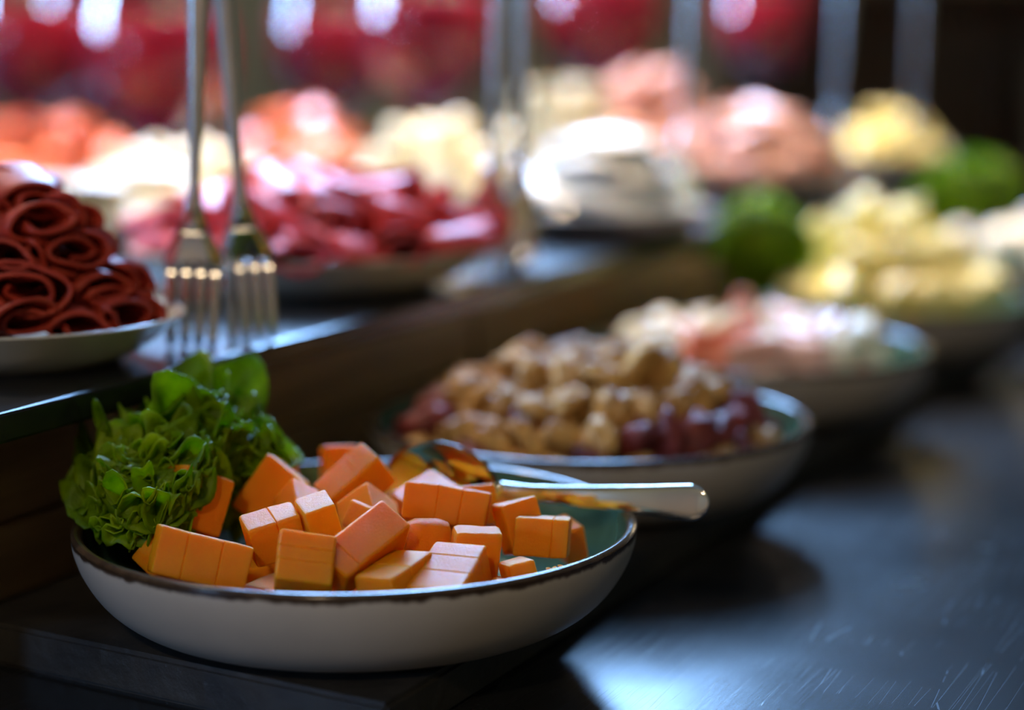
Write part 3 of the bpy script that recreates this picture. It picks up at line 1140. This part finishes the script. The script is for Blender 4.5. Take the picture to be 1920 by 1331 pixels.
# second plate: bright pink slices
P2 = plate(at(590, 455, 1.115), 0.103, 0.024, 'ivory plate of bright pink meat folds behind the first hanging forks')
PNK = [roll_mesh(240 + s, 0.019, 0.011, 0.044, 1.3 + 0.2 * (s % 3), 0.0016, 0.2, 32, 4, 0.2) for s in range(5)]
for me in PNK:
    me.materials.append(M['pink_meat'])
rnd = random.Random(4)
pile(P2, 0.0290, PNK, 'meat_slice', 'bright pink folded meat slice on the second plate', 'meat slice', 'pink meat slices on the second plate',
     disc_rows(0.084, 0.048, 0.031, 0.0135, rnd), rnd, 0.2, 1.2, 0.4, 1.0, 0.0125)

# plate of white cheese slices
P3 = plate(at(1125, 395, 1.40), 0.080, 0.020, 'dark grey plate of white cheese slices in the middle of the shelf', 'plate_grey')


def slice_mesh(seed, r, th, droop):
    rnd = random.Random(seed)
    verts, faces = [], []
    nr, na = 6, 32
    for sd in (0, 1):
        for i in range(nr + 1):
            q = i / nr
            for j in range(na):
                a = 2 * PI * j / na
                x, y = r * q * math.cos(a), r * q * math.sin(a) * 0.85
                z = -droop * q * q * (0.7 + 0.3 * math.cos(2 * a + seed)) + (th if sd else 0)
                verts.append((x, y, z))
    st = (nr + 1) * na
    for sd in (0, 1):
        for i in range(nr):
            for j in range(na):
                j2 = (j + 1) % na
                f = (sd * st + i * na + j, sd * st + i * na + j2, sd * st + (i + 1) * na + j2, sd * st + (i + 1) * na + j)
                faces.append(f if not sd else f)
    for j in range(na):
        j2 = (j + 1) % na
        faces.append((nr * na + j, nr * na + j2, st + nr * na + j2, st + nr * na + j))
    me = mesh('cheese_slice', verts, faces)
    bm = bmesh.new(); bm.from_mesh(me); bmesh.ops.recalc_face_normals(bm, faces=bm.faces); bm.to_mesh(me); bm.free()
    return me


rnd = random.Random(8)
SLC = [slice_mesh(s, 0.046, 0.0035, 0.014) for s in range(4)]
for me in SLC:
    me.materials.append(M['white_cheese'])
for k in range(11):
    a = k * 2.4
    rr = 0.026 * (1 - k / 14)
    o = link('cheese_slice', rnd.choice(SLC), None, None, (P3.x + rr * math.cos(a), P3.y + rr * math.sin(a), P3.z + 0.025 + 0.0046 * k), Euler((rnd.uniform(-0.04, 0.04), rnd.uniform(-0.04, 0.04), rnd.uniform(0, 6))).to_quaternion(), 1.3 - 0.055 * k)
    tag(o, 'round white cheese slice stacked on the dark grey plate', 'cheese slice', 'white cheese slices on the grey plate')

# ivory rolled cheese behind it
IVR = [roll_mesh(300 + s, 0.024, 0.016, 0.05, 1.2, 0.004, 0.1, 28, 4, 0.1) for s in range(4)]
for me in IVR:
    me.materials.append(M['ivory_cheese'])
P3b = plate(at(1045, 320, 1.76), 0.075, 0.020, 'ivory plate of rolled ivory cheese behind the white cheese slices')
pile(P3b, 0.022, IVR, 'cheese_roll', 'rolled ivory cheese slice behind the white cheese slices', 'cheese roll', 'ivory cheese rolls behind the white slices',
     disc_rows(0.048, 0.085, 0.036, 0.021, rnd), rnd, 0.3, 0.6, 0.2, 1.0, 0.021)

# ham plates
HAM = [roll_mesh(340 + s, 0.021, 0.014, 0.045, 1.4, 0.0018, 0.2, 28, 4, 0.2) for s in range(5)]
for me in HAM:
    me.materials.append(M['ham'])
P4 = plate(at(1405, 325, 1.735), 0.085, 0.020, 'dark grey plate of pale pink ham near the right end of the shelf', 'plate_grey')
pile(P4, 0.020, HAM, 'ham_slice', 'pale pink ham fold on the grey plate near the right end of the shelf', 'ham slice', 'ham folds on the right grey plate',
     disc_rows(0.066, 0.075, 0.033, 0.016, rnd), rnd, 0.0, 1.2, 0.4, 1.0, 0.0155)
P4b = plate(at(1208, 300, 1.92), 0.080, 0.020, 'ivory plate of pale pink ham behind the white cheese slices')
pile(P4b, 0.020, HAM, 'ham_slice', 'pale pink ham fold heaped behind the white cheese slices', 'ham slice', 'ham folds behind the white cheese',
     disc_rows(0.060, 0.100, 0.033, 0.016, rnd), rnd, 0.0, 1.2, 0.4, 1.0, 0.0155)

# pale yellow heap at the end of the shelf
P5 = plate(at(1672, 285, 2.08), 0.064, 0.018, 'grey plate of pale yellow cheese at the right end of the shelf', 'plate_grey')
CHK = [chunk_mesh(400 + s, 0.0175) for s in range(7)]
for me in CHK:
    me.materials.append(M['yellow_cheese'])
pile(P5, 0.018, CHK, 'cheese_chunk', 'pale yellow cheese chunk on the plate at the right end of the shelf', 'cheese', 'yellow cheese chunks at the shelf end',
     disc_rows(0.046, 0.062, 0.027, 0.017, rnd), rnd, 0.0, 3.1, 1.5, 1.0, 0.016)

# plates further back on the left
PA = plate(at(170, 398, 1.34), 0.100, 0.020, 'wide ivory plate with flat ivory cheese slices behind the dark red meat')
SLI = [slice_mesh(20 + s, 0.040, 0.003, 0.006) for s in range(3)]
for me in SLI:
    me.materials.append(M['ivory_cheese'])
for k in range(9):
    a = k * 2.4 + 0.5
    rr = 0.055 * math.sqrt((k % 5) / 5)
    o = link('cheese_slice', rnd.choice(SLI), None, None, (PA.x + rr * math.cos(a), PA.y + rr * math.sin(a), PA.z + 0.016 + 0.0040 * k), Euler((rnd.uniform(-0.03, 0.03), rnd.uniform(-0.03, 0.03), a)).to_quaternion())
    tag(o, 'flat ivory cheese slice on the wide plate behind the dark red meat', 'cheese slice', 'ivory cheese slices on the wide plate')
SAM = [roll_mesh(440 + s, 0.026, 0.018, 0.055, 1.3, 0.002, 0.2, 28, 4, 0.2) for s in range(4)]
for me in SAM:
    me.materials.append(M['salmon'])
PB = plate(at(85, 325, 1.72), 0.100, 0.022, 'ivory plate heaped with coral fish folds at the back left')
pile(PB, 0.030, SAM, 'fish_slice', 'coral pink fish fold heaped on the back left plate', 'fish slice', 'coral fish folds on the back left plate',
     disc_rows(0.060, 0.075, 0.044, 0.025, rnd), rnd, 0.0, 1.4, 0.4, 0.85, 0.023)
PC = plate(at(545, 300, 1.98), 0.100, 0.022, 'ivory plate of coral fish folds behind the bright pink meat')
pile(PC, 0.030, SAM, 'fish_slice', 'coral pink fish fold on the plate behind the bright pink meat', 'fish slice', 'coral fish folds behind the pink meat',
     disc_rows(0.042, 0.052, 0.046, 0.025, rnd), rnd, 0.0, 1.4, 0.4, 0.85, 0.023)
PD = plate(at(805, 345, 1.57), 0.072, 0.020, 'ivory plate of cream cheese lumps between the pink meat and the white slices')
CRM = [chunk_mesh(470 + s, 0.021, 22) for s in range(5)]
for me in CRM:
    me.materials.append(M['ivory_cheese'])
pile(PD, 0.020, CRM, 'cheese_lump', 'cream coloured cheese lump behind the second pair of hanging forks', 'cheese', 'cream cheese lumps on the shelf',
     disc_rows(0.052, 0.064, 0.033, 0.02, rnd), rnd, 0.0, 3.1, 1.5, 1.0, 0.019)
PE = plate(at(350, 345, 1.58), 0.085, 0.020, 'ivory plate of cream cheese lumps behind the first pair of hanging forks')
pile(PE, 0.020, CRM, 'cheese_lump', 'cream coloured cheese lump behind the first pair of hanging forks', 'cheese', 'cream cheese lumps behind the first forks',
     disc_rows(0.060, 0.04, 0.034, 0.02, rnd), rnd, 0.0, 3.1, 1.5, 1.0, 0.019)

# ------------------------------------------------------------------ red drinks in stemmed goblets
def goblet(px, d, rad, stem, label):
    p = at(px, 300, d)
    t = thing('stemmed_goblet', label, 'goblet', (p.x, p.y, SH_Z), (0, 0, 0), 'goblets of red drink at the back of the shelf')
    hb = rad * 2.3
    prof = [(0, 0.0), (rad * 0.62, 0.0), (rad * 0.62, 0.0015), (rad * 0.2, 0.005), (0.0055, 0.012), (0.0045, stem * 0.5), (0.006, stem - 0.006)]
    glass = smooth_profile([(0.006, stem - 0.006), (rad * 0.45, stem + 0.06 * hb), (rad * 0.86, stem + 0.22 * hb), (rad, stem + 0.42 * hb), (rad * 0.93, stem + 0.7 * hb), (rad * 0.74, stem + hb)], 4)
    inner = [(r - 0.0012, z) for r, z in reversed(glass)]
    inner[-1] = (0, stem - 0.002)
    link('stem', lathe('stem', smooth_profile(prof, 2), 32), M['glass'], t)
    link('glass_bowl', lathe('glass_bowl', glass + inner, 40), M['glass'], t)
    liq = [(max(r - 0.0022, 0), z) for r, z in glass if z < stem + 0.78 * hb and z > stem]
    link('drink', lathe('drink', [(0, stem + 0.002)] + liq + [(0, liq[-1][1])], 40), M['drink'], t)
    return t


for px, d, rad, stem, lab in [
    (1122, 2.12, 0.066, 0.088, 'goblet of deep red drink above the ivory cheese rolls'),
    (1425, 2.26, 0.056, 0.095, 'goblet of dark purple red drink nearest the right end of the shelf'),
    (800, 2.06, 0.072, 0.066, 'goblet of red drink above the cream cheese lumps'),
    (625, 2.22, 0.068, 0.055, 'goblet of red drink behind the coral fish folds'),
    (300, 1.92, 0.074, 0.040, 'goblet of crimson drink directly left of the first hanging forks'),
    (185, 2.20, 0.072, 0.045, 'goblet of crimson drink, second from the left edge'),
    (70, 1.98, 0.066, 0.060, 'leftmost goblet of crimson drink above the coral fish'),
]:
    goblet(px, d, rad, stem, lab)

# ------------------------------------------------------------------ hanging serving forks and their rail
def fork_meshes(L, tines):
    """utensil hanging along -z from the origin at the hook; flat face towards -y"""
    th = 0.0016

    def strip(samples):
        verts, faces = [], []
        for z, xc, w, yb, cup in samples:
            for sx in (-1, -0.5, 0, 0.5, 1):
                yy = yb + cup * (sx * sx)
                verts.append((xc + sx * w, yy - th / 2, z))
            for sx in (1, 0.5, 0, -0.5, -1):
                yy = yb + cup * (sx * sx)
                verts.append((xc + sx * w, yy + th / 2, z))
        n = 10
        for i in range(len(samples) - 1):
            for j in range(n):
                j2 = (j + 1) % n
                faces.append((i * n + j, (i + 1) * n + j, (i + 1) * n + j2, i * n + j2))
        faces.append(tuple(range(n)))
        faces.append(tuple(range(len(samples) * n - 1, (len(samples) - 1) * n - 1, -1)))
        return verts, faces
    hs = []
    for i in range(25):
        s = i / 24
        z = -s * (L - 0.052)
        w = 0.0056 - 0.0006 * math.sin(PI * s)
        if s > 0.55:
            w = 0.0054 - 0.0032 * min(1, (s - 0.55) / 0.37)
        if s > 0.92:
            w = 0.0022 + 0.0050 * ((s - 0.92) / 0.08) ** 1.5
        hs.append((z, 0, w, 0.004 * math.sin(PI * s), 0.0010))
    hv = strip(hs)
    # head: palm plus tines
    z0 = -(L - 0.052)
    verts, faces = [], []

    def add(samples):
        v, f = strip(samples)
        o_ = len(verts)
        verts.extend(v)
        faces.extend([tuple(k + o_ for k in q) for q in f])
    plen = 0.015 if tines else 0.052
    ps = []
    for i in range(9):
        s = i / 8
        w = 0.0070 + 0.0062 * math.sin(PI / 2 * min(1, s * (1.0 if tines else 2.2)))
        if not tines and s > 0.75:
            w *= math.sqrt(max(0.02, 1 - ((s - 0.75) / 0.26) ** 2))
        ps.append((z0 - plen * s, 0, w, 0.006 * s * (1 if tines else math.sin(PI * s)), -0.0022 * s))
    add(ps)
    if tines:
        for k in range(4):
            xc = -0.0099 + 0.0066 * k
            ts = []
            for i in range(7):
                s = i / 6
                ts.append((z0 - plen - (0.052 - plen) * s, xc * (1 - 0.08 * s), (0.0022 if s < 0.9 else 0.0013), 0.006 - 0.002 * s - 0.0022 * (xc / 0.0132) ** 2, 0))
            add(ts)
    return mesh('fork_handle', *hv), mesh('fork_head', verts, faces)


FL = 0.315
H_F = fork_meshes(FL, True)
H_S = fork_meshes(FL, False)
RAIL_Z = SH_Z + FL + 0.004
FORKS = [  # pixel and depth of the tip, horizontal lean of the top, slotted head, label
    (357, 650, 0.888, 0.014, True, 'steel serving fork hanging left in front of the pink meat plate, slotted tines'),
    (474, 640, 0.908, -0.022, True, 'steel serving fork hanging right beside the pair nearest the lettuce, wide tines'),
    (912, 512, 1.160, 0.016, True, 'blurred steel serving fork hanging at the right end of the pink meat plate'),
    (968, 498, 1.200, 0.010, False, 'blurred steel serving spoon hanging just left of the white cheese slices'),
    (1262, 420, 1.48, 0.024, False, 'blurred steel serving spoon hanging between the white cheese and the ham'),
    (1552, 345, 1.86, 0.022, False, 'blurred bright serving spoon hanging right of the pale pink ham'),
    (1706, 318, 2.05, 0.010, False, 'farthest hanging serving spoon, before the pale yellow cheese'),
]
for px, py, d, lean, slot, lab in FORKS:
    tip = at(px, py, d)
    tip.z = SH_Z + 0.0006
    topz = math.sqrt(FL * FL - lean * lean)
    hook = Vector((tip.x + lean, tip.y, tip.z + topz))
    t = thing('serving_fork' if slot else 'serving_spoon', lab, 'serving fork' if slot else 'serving spoon', hook, (0, math.atan2(lean, topz), 0), 'serving utensils hanging along the shelf')
    a, b = (H_F if slot else H_S)
    link('handle', a, M['steel'], t)
    link('head', b, M['steel'], t)
    ring = [(0, 0.0075 * math.cos(x) * 1.0, 0.006 + 0.0075 * math.sin(x)) for x in [k * 2 * PI / 20 for k in range(21)]]
    if '_hook' not in M:
        M['_hook'] = tube_mesh('hook', ring, 0.0013, 6)
    link('hook', M['_hook'], M['steel'], t)
ra = at(357, 650, 0.888) - U * 0.35
rb = at(1706, 318, 2.05) + U * 0.2
rz = SH_Z + FL + 0.0095
rail = thing('utensil_rail', 'thin steel rail above the shelf carrying the hanging utensils', 'rail', (ra.x, ra.y, rz))
dv = Vector((rb.x - ra.x, rb.y - ra.y, 0))
link('bar', tube_mesh('rail_bar', [(0, 0, 0), dv * 0.5, dv], 0.004, 12), M['steel'], rail)
for s in (0.06, 0.5, 0.94):
    p = dv * s
    link('hanger_rod', tube_mesh('hanger_rod', [(p.x, p.y, 0), (p.x, p.y, Z1 - rz)], 0.0025, 8), M['steel'], rail)

# ------------------------------------------------------------------ the bowls behind
rnd = random.Random(21)
c = BOWLS[2]
IVC = [chunk_mesh(500 + s, 0.019, 16) for s in range(5)]
for me in IVC:
    me.materials.append(M['ivory_cheese'])
HMS = [roll_mesh(520 + s, 0.018, 0.011, 0.038, 1.3, 0.0018, 0.2, 28, 4, 0.2) for s in range(4)]
for me in HMS:
    me.materials.append(M['ham'])
SMS = [roll_mesh(530 + s, 0.018, 0.011, 0.038, 1.3, 0.0018, 0.2, 28, 4, 0.2) for s in range(4)]
for me in SMS:
    me.materials.append(M['salmon'])
for p in heap(c, 0.058, 0.090, 0.025, rnd, 0.022, 1.5, 1.0, 0.0175):
    r_ = rnd.random()
    side = (p.x - c.x)
    if r_ < 0.45 or side < -0.045:
        o = link('cheese_chunk', rnd.choice(IVC), None, None, p, rand_quat(rnd), rnd.uniform(0.85, 1.15))
        tag(o, 'ivory cheese chunk among the pink meat in the third bowl', 'cheese', 'cheese chunks in the third bowl')
    elif r_ < 0.95:
        o = link('ham_slice', rnd.choice(HMS), None, None, p, rand_quat(rnd), rnd.uniform(0.85, 1.1))
        tag(o, 'pale pink meat fold among the cheese in the third bowl', 'ham slice', 'pink meat folds in the third bowl')
    else:
        o = link('fish_slice', rnd.choice(SMS), None, None, p, rand_quat(rnd), rnd.uniform(0.8, 1.0))
        tag(o, 'coral pink fold among the cheese in the third bowl', 'fish slice', 'coral folds in the third bowl')

c = BOWLS[3]
YCH = [chunk_mesh(560 + s, 0.0235) for s in range(8)]
for me in YCH:
    me.materials.append(M['yellow_cheese'])
for p in heap(c, 0.103, 0.092, 0.031, rnd, 0.025, 1.3, 1.0, 0.0225):
    if (p - at(1432, 480, 1.435)).length < 0.047:
        continue
    o = link('cheese_chunk', rnd.choice(YCH), None, None, p, rand_quat(rnd), rnd.uniform(0.8, 1.2))
    tag(o, 'pale yellow broken cheese chunk heaped in the fourth bowl', 'cheese', 'cheese chunks in the fourth bowl')

c = BOWLS[4]
WCH = [blob_mesh(600 + s, (0.022, 0.018, 0.014), 0.25, 1.4, 3, 0.05) for s in range(4)]
for me in WCH:
    me.materials.append(M['white_cheese'])
for p in heap(c, 0.074, 0.080, 0.032, rnd, 0.026, 1.4, 1.0, 0.0265):
    if (p - at(1818, 395, 1.735)).length < 0.055:
        continue
    o = link('cheese_ball', rnd.choice(WCH), None, None, p, rand_quat(rnd), rnd.uniform(0.9, 1.15))
    tag(o, 'soft white cheese piece in the farthest bowl', 'cheese', 'white cheese in the farthest bowl')


def far_lettuce(px, py, d, size, label, seed):
    rnd = random.Random(seed)
    cc = at(px, py, d)
    lv = []
    for k in range(17):
        a = rnd.uniform(0, 6.28)
        e = rnd.uniform(-0.9, 1.3)
        dr = Vector((math.cos(a) * math.cos(e), math.sin(a) * math.cos(e) * 0.7, math.sin(e)))
        lv.append((cc + dr * size, cc - dr * size * 0.25, Vector((rnd.uniform(-0.4, 0.4), -0.8, 0.6)) , 0.22, 0.7))
    base = cc - Vector((0, 0, size * 1.1))
    lettuce(label, base, lv, seed, 0.6)


far_lettuce(1432, 470, 1.435, 0.033, 'blurred bright green lettuce behind the pale yellow cheese chunks', 700)
far_lettuce(1818, 385, 1.735, 0.040, 'blurred green lettuce behind the white cheese at the right edge', 720)

# ------------------------------------------------------------------ background cabinet and lamps
cb = thing('wooden_cabinet', 'dark brown open wooden cabinet against the back wall at right', 'cabinet', (0.95, Y1 - 0.22, Z0))
cw, cd, ch = 1.3, 0.4, 1.55
link('side_panel', box_mesh('side_panel', (0.03, cd, ch), 0.003), M['cabinet'], cb, (-cw / 2, 0, ch / 2))
link('side_panel', bpy.data.meshes['side_panel'], M['cabinet'], cb, (cw / 2, 0, ch / 2))
link('back_panel', box_mesh('back_panel', (cw - 0.03, 0.015, ch - 0.01), 0.002), M['cabinet'], cb, (0, cd / 2 - 0.01, ch / 2))
shm = box_mesh('cabinet_shelf', (cw - 0.03, cd - 0.02, 0.028), 0.003)
for k in range(6):
    link('shelf', shm, M['cabinet'], cb, (0, -0.005, 0.05 + k * (ch - 0.08) / 5))
link('divider', box_mesh('divider', (0.025, cd - 0.03, ch - 0.1), 0.002), M['cabinet'], cb, (-0.15, 0, ch / 2))

shade_prof = smooth_profile([(0.012, 0.12), (0.03, 0.118), (0.07, 0.085), (0.11, 0.03), (0.125, 0.0)], 4)
shade_me = lathe('lamp_shade', shade_prof + [(r - 0.003, z - 0.001) for r, z in reversed(shade_prof)], 48)
bulb_me = lathe('bulb', smooth_profile([(0, 0.0), (0.02, 0.004), (0.03, 0.025), (0.022, 0.05), (0.012, 0.075), (0, 0.08)], 3), 24)
for i, (x, y, z) in enumerate(PENDANTS):
    t = thing('pendant_lamp', ['black pendant lamp over the front left of the shelf', 'black pendant lamp over the middle of the shelf', 'black pendant lamp over the far end of the shelf', 'added black pendant lamp behind the camera giving warm fill light'][i], 'pendant lamp', (x, y, z), (0, 0, 0), 'black pendant lamps')
    link('lamp_shade', shade_me, M['shade'], t)
    link('bulb', bulb_me, M['bulb'], t, (0, 0, 0.02))
    link('cord', tube_mesh('cord', [(0, 0, 0.11), (0, 0, Z1 - z)], 0.003, 8), M['black_metal'], t)
    l = bpy.data.lights.new('pendant_light', 'SPOT')
    l.spot_size = R(150 if i == 3 else 84)
    l.spot_blend = 0.5
    l.energy = PENDANT_POWER[i]
    l.color = (1.0, 0.75, 0.46)
    l.shadow_soft_size = 0.05
    lo = link('pendant_light', None)
    bpy.data.objects.remove(lo)
    lo = bpy.data.objects.new('pendant_light', l)
    COL.objects.link(lo)
    lo.parent = t
    lo.location = (0, 0, -0.005)
